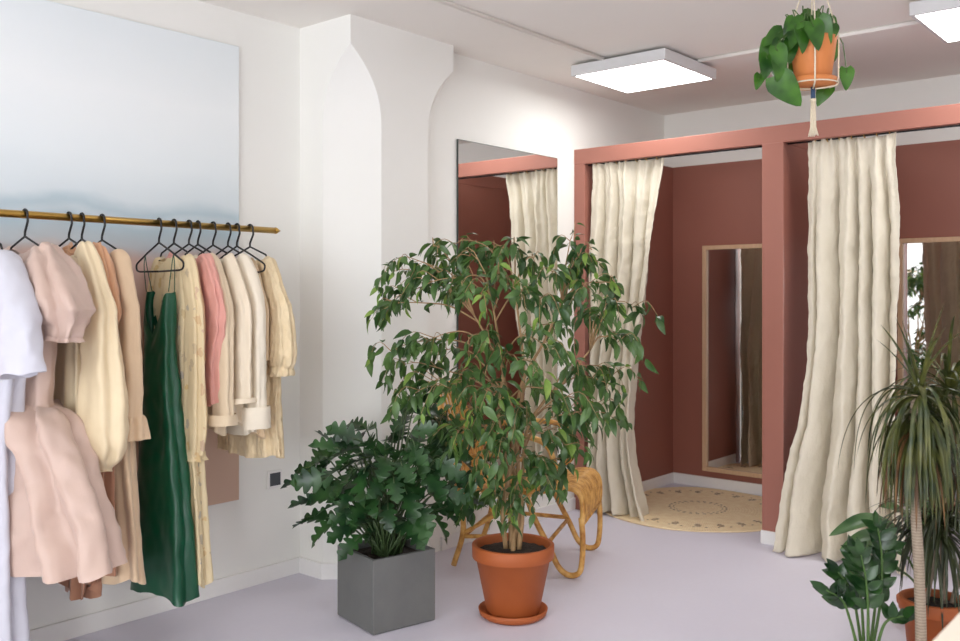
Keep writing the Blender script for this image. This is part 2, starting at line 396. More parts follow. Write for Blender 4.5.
HR = .0178
def hanger_mesh(w):
    m = MB(); pts = []
    for i in range(13):
        t = math.radians(-35+i*19.5); pts.append((0, HR*1.02*math.cos(t), HR*1.02*math.sin(t)+.0))
    e = pts[-1]
    pts += spline([e, (0, -.021, -.022), (0, -.009, -.045), (0, 0, -.062), (0, 0, -.078)], 12)[1:]
    m.tube(pts, .0042, 8)
    tri = [(0, 0, -.076), (0, -.10, -.112), (0, -w+.012, -.150), (0, -w, -.158), (0, -w-.002, -.170), (0, -w+.006, -.182), (0, -w+.03, -.187)]
    tri2 = [(x, -y, z) for x, y, z in tri][::-1]
    m.tube(tri[:2]+spline(tri[2:], 14)+[(0, 0, -.189)], .0038, 7); m.tube([(0, 0, -.189)]+spline(tri2[:-2], 14)+tri2[-2:], .0038, 7)
    return m
hm = hanger_mesh(.135).build('clothes_hanger', M['black'])
hm2 = hanger_mesh(.205).build('clothes_hanger', M['black']); hm2m = hm2.data; bpy.data.objects.remove(hm2)
GX = dict(white=1.324, pink=1.447, cream=1.603, peach=1.651, beige=1.728, green=1.961, floral=2.026, coral=2.093, oat=2.134, ivory=2.205, cotton=2.277, sand=2.321, tex=2.387)
hl = dict(white='the cool white dress', pink='the dusty pink puff sleeve dress', cream='the butter cream balloon sleeve blouse', peach='the apricot ruffled dress',
          beige='the warm beige long sleeve dress', green='the emerald slip dress', floral='the pale floral dress', coral='the coral pink blouse',
          oat='the oatmeal linen jacket', ivory='the shiny ivory blouse', cotton='the pale cotton shirt with a deep cuff', sand='the sand cotton top', tex='the pintucked puff sleeve top')
HY = {}
for i, (k, x) in enumerate(GX.items()):
    o = hm if i == 0 else hm.copy()
    if i: COL.objects.link(o)
    if k in ('green', 'sand'): o.data = hm2m
    a = {'green': -6, 'tex': 4, 'pink': 2, 'white': 0}.get(k, random.uniform(-4, 4)); HY[k] = math.radians(a)
    o.location = (x, RY, RZ); o.rotation_euler.z = HY[k]
    tag(o, 'black wire hanger holding '+hl[k], 'hanger', 'black wire hangers on the brass rail')

# ------------------------------------------------------------------ garments (local frame: hanger plane YZ, near side is -Y, origin on the rail)
def body_mesh(keys, nfold=9, seed=0, wr=.006, seg=96, dz=.012, hemwave=.0, phase=0., sharp=1.0):
    """keys: (z, yc, xc, halfwidth, halfdepth, fold)"""
    rnd = random.Random(seed); ph = [rnd.uniform(0, 6.28) for _ in range(5)]
    ks = sorted([(-k[0],)+tuple(k[1:]) for k in keys]); z0, z1 = ks[0][0], ks[-1][0]
    n = max(8, int((z1-z0)/dz)); rings = []
    for i in range(n+1):
        t = z0+(z1-z0)*i/n; yc, xc, w, d, am = crom(ks, t); ring = []
        for j in range(seg):
            th = 2*PI*j/seg; c, s = math.cos(th), math.sin(th)
            p = math.copysign(abs(c)**.85, c)*w; q = math.copysign(abs(s)**.8, s)*d
            f = math.sin(nfold*th+ph[0]+.8*math.sin(2*th+ph[1])+t*.5)+.55*math.sin((nfold*2-3)*th+ph[2]+t)+.4*math.sin((nfold//2+1)*th+ph[3])
            nl = Vector((c*d, s*w, 0)); nl = nl.normalized() if nl.length > 1e-6 else Vector((1, 0, 0))
            zz = -t
            if i == n or t > z1-.08: zz += hemwave*math.sin(3*th+ph[4])*(1-(z1-t)/.08)
            ring.append(Vector((xc+q+nl.y*f*am, yc+p+nl.x*f*am, zz)))
        rings.append(ring)
    m = MB(); m.loft(rings)
    wrinkle(m.v, wr*1.5, 9, seed, (1, 1, .45)); wrinkle(m.v, wr*.7, 24, seed+5, (1, 1, .7))
    return m
def sleeve_mesh(keys, nfold=7, seed=0, wr=.005, seg=48, n=70, cap=False):
    """keys: (y, z, x, radius across y, radius across x, fold)"""
    rnd = random.Random(seed); ph = [rnd.uniform(0, 6.28) for _ in range(4)]
    if keys[0][1] > -.2:
        keys = [tuple(k) for k in keys]; a, b = keys[0], keys[1]
        keys[0] = (a[0], a[1], a[2], a[3]*.65, a[4]*.8, a[5]); keys[1] = (b[0], b[1], b[2], b[3]*.85, b[4]*.9, b[5])
    ks = [(i,)+tuple(k) for i, k in enumerate(keys)]; L = len(keys)-1; P = []
    for i in range(n+1): P.append(crom(ks, L*i/n))
    rings = []
    for i, (y, z, x, ra, rb, am) in enumerate(P):
        a, b = P[max(i-1, 0)], P[min(i+1, n)]
        t = Vector((b[2]-a[2], b[0]-a[0], b[1]-a[1])).normalized()
        ex = Vector((1, 0, 0)); ex = (ex-t*ex.dot(t)).normalized(); ey = t.cross(ex)
        ring = []
        for j in range(seg):
            th = 2*PI*j/seg; c, s = math.cos(th), math.sin(th)
            f = math.sin(nfold*th+ph[0]+1.5*i/n)+.5*math.sin((2*nfold-3)*th+ph[1])
            ring.append(Vector((x, y, z))+ey*(c*(ra+am*f))+ex*(s*(rb+am*f*.8)))
        rings.append(ring)
    m = MB(); m.loft(rings, cap1=cap)
    wrinkle(m.v, wr*1.4, 12, seed, (1, 1, .5)); wrinkle(m.v, wr*.8, 28, seed+9, (1, 1, .8))
    return m
def garment(kind, key, label, cat, grp='garments hanging on the brass rail'):
    o = empty(kind, (GX[key], RY, RZ), HY[key]); tag(o, label, cat, grp); return o
SQ = dict(cream=.8, peach=.62, beige=.75, green=.85, floral=.62, coral=.5, oat=.6, ivory=.62, cotton=.6, sand=.5, tex=.7)
def part(o, name, mesh, mat):
    key = [k for k, x in GX.items() if abs(x-o.location.x) < 1e-5][0]; sq = SQ.get(key, 1)
    for v in mesh.v:
        v.x *= sq
        if 'slip' not in o.name: v.y *= .70+.30*min(1, max(0, (-v.z-.09)/.24))
        if v.z > -.24 and 'slip' not in o.name:
            u = min(1, max(0, (abs(v.y)-.05)/.10)); v.z -= .055*(1-u*u*(3-2*u))*min(1, (v.z+.24)/.10)
        if v.y > .18: v.y = .18+(v.y-.18)*.3
    return mesh.build(name, M[mat], o)

# 1 cool white long dress at the photo edge
g = garment('long_dress', 'white', 'cool white long dress with wide elbow sleeves at the photo edge', 'dress')
part(g, 'dress_body', body_mesh([(-.085, 0, 0, .10, .035, 0), (-.10, 0, 0, .13, .045, .001), (-.15, 0, 0, .20, .05, .002), (-.25, 0, 0, .205, .06, .004), (-.5, 0, 0, .19, .065, .008), (-.9, .02, 0, .15, .06, .014), (-1.585, .02, 0, .19, .07, .02)], 8, 1), 'g_white')
part(g, 'sleeve', sleeve_mesh([(-.13, -.13, 0, .035, .05, 0), (-.185, -.175, 0, .05, .055, .001), (-.225, -.26, -.005, .066, .058, .003), (-.262, -.40, -.01, .072, .06, .006), (-.29, -.535, -.012, .082, .066, .007)], 3, 2, wr=.010), 'g_white')
part(g, 'sleeve', sleeve_mesh([(.15, -.125, 0, .045, .05, 0), (.205, -.165, 0, .062, .055, .001), (.235, -.26, 0, .075, .058, .003), (.25, -.515, 0, .078, .06, .005)], 4, 3), 'g_white')

# 2 dusty pink puff sleeve dress
g = garment('puff_sleeve_dress', 'pink', 'dusty pink satin dress with a large puff sleeve and full skirt', 'dress')
part(g, 'bodice', body_mesh([(-.085, 0, 0, .13, .03, 0), (-.12, 0, 0, .165, .045, .001), (-.2, 0, 0, .175, .06, .002), (-.35, 0, 0, .165, .06, .003), (-.5, -.02, 0, .145, .055, .003), (-.65, -.03, 0, .125, .052, .003), (-.67, -.03, 0, .14, .06, .007)], 7, 11), 'g_pink')
sk = body_mesh([(-.65, -.035, 0, .122, .05, .004), (-.66, -.04, 0, .15, .075, .018), (-.69, -.05, 0, .188, .105, .026), (-.75, -.065, 0, .215, .12, .022), (-.85, -.09, .01, .245, .115, .02), (-1.0, -.115, .02, .28, .11, .026), (-1.245, -.155, .03, .335, .11, .034)], 7, 12, wr=.014, hemwave=.015)
for v in sk.v:
    if v.z < -.63: v.z += max(0, -v.y-.05)*.16*(-.63-v.z)/.55
part(g, 'skirt', sk, 'g_pink')
for sg, sd in ((-1, 13), (1, 14)):
    part(g, 'puff_sleeve', sleeve_mesh([(sg*.13, -.125, 0, .035, .04, .002), (sg*.16, -.145, 0, .055, .055, .006), (sg*.20, -.195, 0, .085, .08, .010), (sg*.23, -.275, 0, .11, .098, .014), (sg*.24, -.35, 0, .104, .09, .018), (sg*.25, -.395, 0, .074, .06, .016), (sg*.25, -.412, 0, .062, .052, .010), (sg*.25, -.43, 0, .068, .06, .014)], 7, sd, wr=.013), 'g_pink')

# 3 butter cream balloon sleeves
g = garment('balloon_sleeve_blouse', 'cream', 'butter cream silk blouse with a long balloon sleeve, beside the pink dress', 'blouse')
part(g, 'blouse_body', body_mesh([(-.09, .0, 0, .13, .04, .002), (-.14, -.01, 0, .175, .05, .004), (-.25, 0, 0, .18, .06, .008), (-.5, 0, 0, .175, .065, .012), (-.8, 0, 0, .18, .07, .016)], 10, 21), 'g_cream')
for sg, sd in ((-1, 22), (1, 23)):
    part(g, 'balloon_sleeve', sleeve_mesh([(sg*.13, -.105, 0, .045, .045, .003), (sg*.18, -.14, 0, .062, .05, .005), (sg*.205, -.25, 0, .072, .055, .008), (sg*.222, -.45, 0, .082, .068, .010), (sg*.238, -.64, 0, .097, .085, .010), (sg*.245, -.77, 0, .098, .085, .010), (sg*.245, -.845, 0, .068, .06, .010), (sg*.245, -.872, 0, .034, .03, .004), (sg*.245, -.885, 0, .032, .03, .003)], 6, sd, wr=.007, cap=True), 'g_cream')

# 4 apricot ruffled dress, shade put into the brown of its skirt and frill
g = garment('ruffled_dress', 'peach', 'apricot ruffled dress with a ragged hem in painted shade behind the cream blouse', 'dress')
part(g, 'bodice', body_mesh([(-.085, 0, 0, .13, .03, .002), (-.12, 0, 0, .175, .045, .004), (-.2, 0, 0, .185, .06, .008), (-.45, 0, 0, .16, .06, .008), (-.62, 0, 0, .15, .06, .01)], 10, 31), 'g_peach')
part(g, 'skirt', body_mesh([(-.6, 0, 0, .15, .06, .01), (-.8, -.01, 0, .17, .06, .014), (-1.1, -.02, 0, .17, .06, .018), (-1.245, -.02, 0, .165, .06, .02)], 9, 32, hemwave=.03), 'g_peach_shade')
part(g, 'hem_frill', body_mesh([(-1.18, .03, 0, .11, .045, .014), (-1.28, .03, 0, .115, .05, .022), (-1.345, .03, 0, .10, .05, .026)], 11, 36, hemwave=.045), 'g_peach_shade')
for sg, sd in ((-1, 33), (1, 34)):
    part(g, 'ruffle_sleeve', sleeve_mesh([(sg*.10, -.085, .01, .025, .03, .005), (sg*.155, -.105, .02, .035, .035, .008), (sg*.19, -.16, .02, .036, .035, .010), (sg*.205, -.25, .02, .036, .035, .012), (sg*.21, -.33, .02, .033, .035, .012), (sg*.205, -.38, .02, .02, .03, .010)], 9, sd, wr=.012), 'g_peach')

# 5 warm beige long sleeve dress
g = garment('long_sleeve_dress', 'beige', 'warm beige dress with a slim long sleeve, beside the emerald slip dress', 'dress')
part(g, 'dress_body', body_mesh([(-.085, 0, 0, .08, .03, 0), (-.10, -.01, 0, .12, .045, .001), (-.155, -.01, 0, .18, .05, .003), (-.3, 0, 0, .185, .06, .006), (-.6, -.01, 0, .16, .055, .008), (-.9, -.03, 0, .18, .06, .012), (-1.305, -.05, .01, .20, .07, .018)], 7, 41, hemwave=.015), 'g_beige')
for sg, sd in ((-1, 42), (1, 43)):
    s = part(g, 'sleeve', sleeve_mesh([(sg*.12, -.115, 0, .04, .045, .001), (sg*.165, -.15, 0, .05, .05, .002), (sg*.185, -.28, 0, .05, .045, .003), (sg*.2, -.5, 0, .046, .045, .004), (sg*.21, -.72, 0, .045, .045, .005)], 4, sd), 'g_beige')
    sleeve_mesh([(sg*.21, -.71, 0, .035, .035, .004), (sg*.212, -.73, 0, .044, .044, .007), (sg*.216, -.80, 0, .052, .05, .008)], 7, sd+4).build('cuff', M['g_beige'], s)

# 6 emerald slip dress
g = garment('slip_dress', 'green', 'long emerald green satin slip dress with thin straps', 'dress')
def slip_top():
    m = body_mesh([(-.33, -.01, 0, .105, .045, .002), (-.38, -.01, 0, .112, .05, .004), (-.5, -.01, 0, .11, .05, .006), (-.62, -.012, 0, .122, .055, .008), (-.9, -.02, 0, .155, .065, .013), (-1.2, -.02, 0, .205, .075, .018), (-1.425, -.02, 0, .225, .08, .024)], 5, 51, wr=.008, hemwave=.012)
    for v in m.v:                                   # V neckline: the top edge drops in the middle of the front and back
        if v.z > -.62:
            k = (v.z+.62)/.29; u = min(1, abs(v.y+.01)/.108)
            v.z += k*(.07*math.exp(-((u-.95)/.28)**2)-.11*(1-u)**1.2*k)
    return m
part(g, 'dress_body', slip_top(), 'g_green')
for sg in (-1, 1):
    for dx in (-.012, .012):
        m = MB(); m.tube(spline([(0, sg*.125, -.124), (dx*.5, sg*.122, -.17), (dx, sg*.098-.01, -.268)], 8), .0017, 6); m.build('strap', M['g_strap'], g)

# 7 pale floral dress
g = garment('floral_dress', 'floral', 'sheer cream floral long sleeve dress behind the emerald slip dress', 'dress')
part(g, 'dress_body', body_mesh([(-.075, 0, 0, .07, .03, .001), (-.10, 0, 0, .10, .04, .002), (-.15, 0, 0, .165, .05, .004), (-.35, 0, 0, .18, .06, .008), (-.55, 0, 0, .16, .06, .010), (-.9, -.01, 0, .175, .06, .016), (-1.375, -.03, .01, .19, .07, .022)], 9, 61, hemwave=.02), 'g_floral')
for sg, sd in ((-1, 62), (1, 63)):
    s = part(g, 'sleeve', sleeve_mesh([(sg*.12, -.115, 0, .035, .045, .002), (sg*.145, -.15, 0, .048, .05, .003), (sg*.16, -.3, 0, .05, .05, .006), (sg*.165, -.55, 0, .05, .05, .009), (sg*.165, -.79, 0, .056, .058, .010), (sg*.165, -.89, 0, .042, .045, .008)], 6, sd), 'g_floral')
    sleeve_mesh([(sg*.165, -.88, 0, .035, .035, .002), (sg*.165, -.90, 0, .034, .034, .003), (sg*.165, -.915, 0, .043, .042, .006)], 7, sd+4).build('cuff', M['g_floral'], s)

# 8 coral pink blouse
g = garment('sheer_blouse', 'coral', 'coral pink sheer blouse squeezed between floral and cream garments', 'blouse')
part(g, 'blouse_body', body_mesh([(-.08, 0, 0, .08, .03, .002), (-.13, 0, 0, .16, .045, .004), (-.3, 0, 0, .175, .055, .008), (-.6, 0, 0, .165, .055, .012), (-.72, 0, 0, .165, .06, .014)], 9, 71), 'g_coral')
for sg, sd in ((-1, 72), (1, 73)):
    part(g, 'sleeve', sleeve_mesh([(sg*.11, -.115, 0, .035, .045, .002), (sg*.155, -.15, 0, .052, .05, .005), (sg*.18, -.25, 0, .062, .055, .007), (sg*.18, -.40, 0, .058, .05, .007), (sg*.165, -.53, 0, .042, .042, .006), (sg*.155, -.70, 0, .036, .036, .004)], 6, sd, wr=.012), 'g_coral')

# 9-12 pale tops
def top(kind, key, label, mat, hem, w=.185, slv=None, cuff=0, sd=80, r=.055, d=.055, cat='blouse', y0=.19):
    g = garment(kind, key, label, cat)
    part(g, 'body', body_mesh([(-.08, 0, 0, .08, .03, .001), (-.10, 0, 0, .12, .04, .002), (-.15, 0, 0, w-.015, .05, .003), (-.3, 0, 0, w, d, .006), (hem*.6, 0, 0, w-.01, d, .008), (hem, 0, 0, w+.005, d+.005, .010)], 7, sd, hemwave=.01), mat)
    for k, sg in enumerate((-1, 1)):
        s = part(g, 'sleeve', sleeve_mesh([(sg*.12, -.115, 0, .04, .045, .001), (sg*(y0-.03), -.155, 0, r-.002, .05, .002), (sg*y0, -.3, 0, r, .05, .004), (sg*(y0+.008), (slv-.3)/2-.05, 0, r*.98, .05, .006), (sg*(y0+.012), slv, 0, r*.95, .05, .006)], 5, sd+1+k), mat)
        if cuff: sleeve_mesh([(sg*(y0+.012), slv+.012, 0, r*.95+.004, .054, .003), (sg*(y0+.013), slv-.01, 0, r*.95+.006, .056, .002), (sg*(y0+.014), slv-cuff, 0, r*.95+.007, .056, .002)], 4, sd+5+k, wr=.002).build('cuff', M[mat], s)
    return g
top('linen_jacket', 'oat', 'oatmeal linen jacket, its wide sleeve hanging right of the coral blouse', 'g_oat', -.82, slv=-.76, cuff=.03, sd=80, r=.062, cat='jacket', y0=.175)
top('silk_blouse', 'ivory', 'shiny ivory blouse, second of the pale tops after the coral blouse', 'g_ivory', -.80, slv=-.70, cuff=.015, sd=90, r=.06, y0=.185)
top('cotton_shirt', 'cotton', 'pale cotton shirt with a deep white cuff, third pale top after the coral blouse', 'g_ivory2', -.84, slv=-.74, cuff=.075, sd=100, r=.055, cat='shirt', y0=.20)
top('cotton_blouse', 'sand', 'sand cotton top mostly hidden beside the pintucked puff sleeve top', 'g_sand', -.86, slv=-.55, sd=110, r=.045, cat='top', y0=.17)
# 13 pintucked top
g = garment('pintucked_top', 'tex', 'textured cream top with a puffed three quarter sleeve, last on the rail', 'top')
part(g, 'body', body_mesh([(-.08, 0, 0, .08, .03, .001), (-.10, 0, 0, .12, .04, .002), (-.15, 0, 0, .17, .05, .003), (-.3, 0, 0, .18, .06, .006), (-.6, 0, 0, .175, .06, .009), (-.955, -.01, 0, .185, .065, .012)], 12, 120, hemwave=.01), 'g_tex')
for sg, sd in ((-1, 122), (1, 123)):
    s = part(g, 'puff_sleeve', sleeve_mesh([(sg*.11, -.11, 0, .035, .045, .002), (sg*.145, -.15, 0, .052, .055, .004), (sg*.17, -.28, 0, .062, .06, .006), (sg*.19, -.44, 0, .070, .065, .007), (sg*.195, -.545, 0, .068, .065, .008), (sg*.195, -.585, 0, .046, .05, .008)], 9, sd, wr=.006), 'g_tex')
    sleeve_mesh([(sg*.195, -.575, 0, .042, .045, .003), (sg*.196, -.60, 0, .05, .05, .005), (sg*.196, -.615, 0, .048, .05, .005)], 9, sd+4).build('cuff', M['g_tex'], s)

# ------------------------------------------------------------------ curtains
def curtain(label, rows, nf, seed, nf_valleys):
    """rows: (z, y near edge of the frame side, y other edge, x centre, fold depth)"""
    rnd = random.Random(seed); ph = [rnd.uniform(0, 6.28) for _ in range(5)]
    ks = sorted([(-r[0],)+tuple(r[1:]) for r in rows]); n, k = 150, 200; rings = []
    for i in range(n+1):
        t = ks[0][0]+(ks[-1][0]-ks[0][0])*i/n; ya, yb, xc, am = crom(ks, t); s = i/n; ring = []
        for j in range(k+1):
            u = j/k; q = u+.07*math.sin(2*PI*u*1.1+ph[0]+s*.9)+.03*math.sin(2*PI*u*2.3+ph[4])
            f = -.35+.25*math.sin(2*PI*nf*q+ph[1]+.5*math.sin(s*2.2+ph[3]))+.12*math.sin(2*PI*nf*2.2*q+ph[2]+s*1.2); yo = 0
            for kk, (uc, sg, dp) in enumerate(nf_valleys):
                uu = uc+.03*math.sin(s*3+ph[kk % 5])*s; e = math.exp(-((u-uu)/sg)**2); f += dp*e; yo += (u-uu)/sg*e*-.5*sg*dp
            g = math.exp(-s*7)*.010*math.sin(2*PI*nf*3.1*u+ph[4])
            ring.append(Vector((xc+am*(.3+.7*min(1, s*4))*f+g, ya+(yb-ya)*(u+yo*min(1, s*4)), -t)))
        rings.append(ring)
    m = MB(); m.loft(rings, closed=False)
    wrinkle(m.v, .022, 4, seed, (1, 1, .45)); wrinkle(m.v, .008, 11, seed+3, (1, 1, .8)); wrinkle(m.v, .004, 24, seed+7, (1, 1, 1.4))
    for v in m.v: v.z = max(v.z, .006)
    o = empty('curtain', (rows[0][3], (rows[0][1]+rows[0][2])/2, 0)); tag(o, label, 'curtain', 'cream changing room curtains')
    m.v = [v-o.location for v in m.v]
    m.build('drape', M['curtain'], o, solid=.003)
    ya, yb = rows[0][1], rows[0][2]
    for j in range(7):
        yy = ya+(yb-ya)*(j+.5)/7; m = MB()
        m.tube([Vector((rows[0][3], yy, 2.157))-o.location+Vector((.011*math.cos(a*PI/8), 0, .011*math.sin(a*PI/8))) for a in range(17)], .0022, 6); m.build('curtain_ring', M['brass'], o)
    return o
curtain('cream canvas curtain of the first cubicle, gathered beside the wall mirror', [(2.155, 3.20, 2.71, 4.875, .026), (1.7, 3.205, 2.76, 4.875, .042), (1.2, 3.20, 2.83, 4.865, .058), (.7, 3.20, 2.90, 4.855, .065), (.35, 3.20, 2.90, 4.85, .072), (.006, 3.21, 2.80, 4.84, .09)], 3.3, 5, [(.16, .05, 2.2), (.36, .045, 2.4), (.60, .05, 2.0), (.83, .045, 1.8)])
curtain('cream canvas curtain of the second cubicle, sweeping over the floor behind the dragon tree', [(2.155, 1.835, 1.40, 4.875, .026), (1.7, 1.845, 1.39, 4.87, .05), (1.2, 1.85, 1.38, 4.845, .062), (.7, 1.865, 1.37, 4.79, .075), (.35, 1.925, 1.34, 4.73, .09), (.006, 1.965, 1.30, 4.70, .115)], 3.1, 9, [(.10, .03, 1.0), (.33, .085, 2.4), (.56, .035, 1.8), (.70, .04, 2.2), (.86, .035, 1.6)])
for i, (ya, yb) in enumerate(((3.23, 2.079), (1.955, .712))):
    m = MB(); m.tube([(4.875, ya, 2.158), (4.875, yb, 2.158)], .006, 8); o = m.build('curtain_rod', M['black'])
    tag(o, ('thin dark rod under the beam carrying the curtain beside the wall mirror', 'thin dark rod under the beam carrying the curtain by the dragon tree')[i], 'curtain rod')

# ------------------------------------------------------------------ rug
o = None; m = MB(); rings = []
for r in [.001]+[.04*i for i in range(1, 15)]+[.59, .60, .60, .59]:
    ring = []
    for j in range(96):
        a = 2*PI*j/96; rr = r*(1+.012*math.sin(3*a+1)+.006*math.sin(7*a)); zz = .009+.0035*max(0, r-.3)/.3*math.sin(5*a+1)
        ring.append((rr*math.cos(a), rr*math.sin(a), zz))
    rings.append(ring)
rings[-2] = [(x, y, .002) for x, y, z in rings[-2]]; rings[-1] = [(x, y, .001) for x, y, z in rings[-1]]
m.loft(rings); o = m.build('jute_rug', M['jute'], loc=(5.34, 2.72, .0), rotz=.4); tag(o, 'round braided jute rug on the floor of the first cubicle', 'rug')

# ------------------------------------------------------------------ leaves and plants
def leaf_shape(L, W, kind='ovate', n=8, fold=.25, droop=.3):
    """strip of 3 verts per row: left, midrib, right; y along the leaf"""
    rows = []
    for i in range(n+1):
        s = i/n
        if kind == 'ovate': w = W*(math.sin(PI*min(1, s**.75))**.9) if s < 1 else 0; fw = 0
        elif kind == 'blade': w = W*min(1, (s+.15)*5)*(1-s**3)**.7; fw = 0
        elif kind == 'heart': w = W*(max(0, 1-s)**.6)*(1.0 if s > .12 else (.55+s*3.75))*1.15*(.8+.6*s*(1-s)); fw = -.10*L*max(0, 1-s/.15)
        elif kind == 'lobed':
            e = math.sin(PI*min(1, .08+.92*s))**.7*(1-.25*s); ph = (s*4.5) % 1.0
            w = W*e*(.30+.70*math.sin(PI*ph)**.8) if s < .86 else W*(1-s)/.14*.42; fw = .16*L*(w/W) if s < .86 else 0
        else: w = W; fw = 0
        z = -droop*L*s*s; y = L*(s-.08*droop*s**3)
        rows.append((w, y, z, fw))
    vs, fs = [], []
    for w, y, z, fw in rows:
        zz = z+fold*w
        vs += [(-w, y+fw, zz), (0, y, z), (w, y+fw, zz)]
    for i in range(len(rows)-1):
        a = 3*i; fs += [(a, a+1, a+4, a+3), (a+1, a+2, a+5, a+4)]
    return vs, fs
def put(mb, shape, pos, d, up, roll=0):
    d = d.normalized(); x = d.cross(up)
    if x.length < 1e-4: x = d.orthogonal()
    x.normalize(); z = x.cross(d)
    if roll: q = Matrix.Rotation(roll, 3, d); x = q @ x; z = q @ z
    vs, fs = shape
    mb.add([pos+x*v[0]+d*v[1]+z*v[2] for v in vs], fs)
UP = Vector((0, 0, 1))
def rv(rnd, a=1): return Vector((rnd.uniform(-a, a), rnd.uniform(-a, a), rnd.uniform(-a, a)))

def pot(o, rb, rt, h, mat, rim=.045, z0=0, name='pot'):
    m = MB(); rr = rt; bt_ = rt-.012
    m.lathe([(.001, z0), (rb, z0), (rb+.003, z0+.004), (bt_-.004, z0+h-rim), (rr-.002, z0+h-rim+.003), (rr, z0+h-rim+.006), (rr+.001, z0+h-.004), (rr-.003, z0+h), (rr-.014, z0+h), (rr-.018, z0+h-.006), (rr-.022, z0+h-.05)], seg=56)
    m.build(name, mat, o)
def soil(o, r, z):
    m = MB(); m.lathe([(.001, z+.012)]+[(r*i/8, z+.012-.012*(i/8)**2) for i in range(1, 9)], seg=40); wrinkle(m.v, .008, 40, 3, (1, 1, 1)); m.build('soil', M['soil'], o)

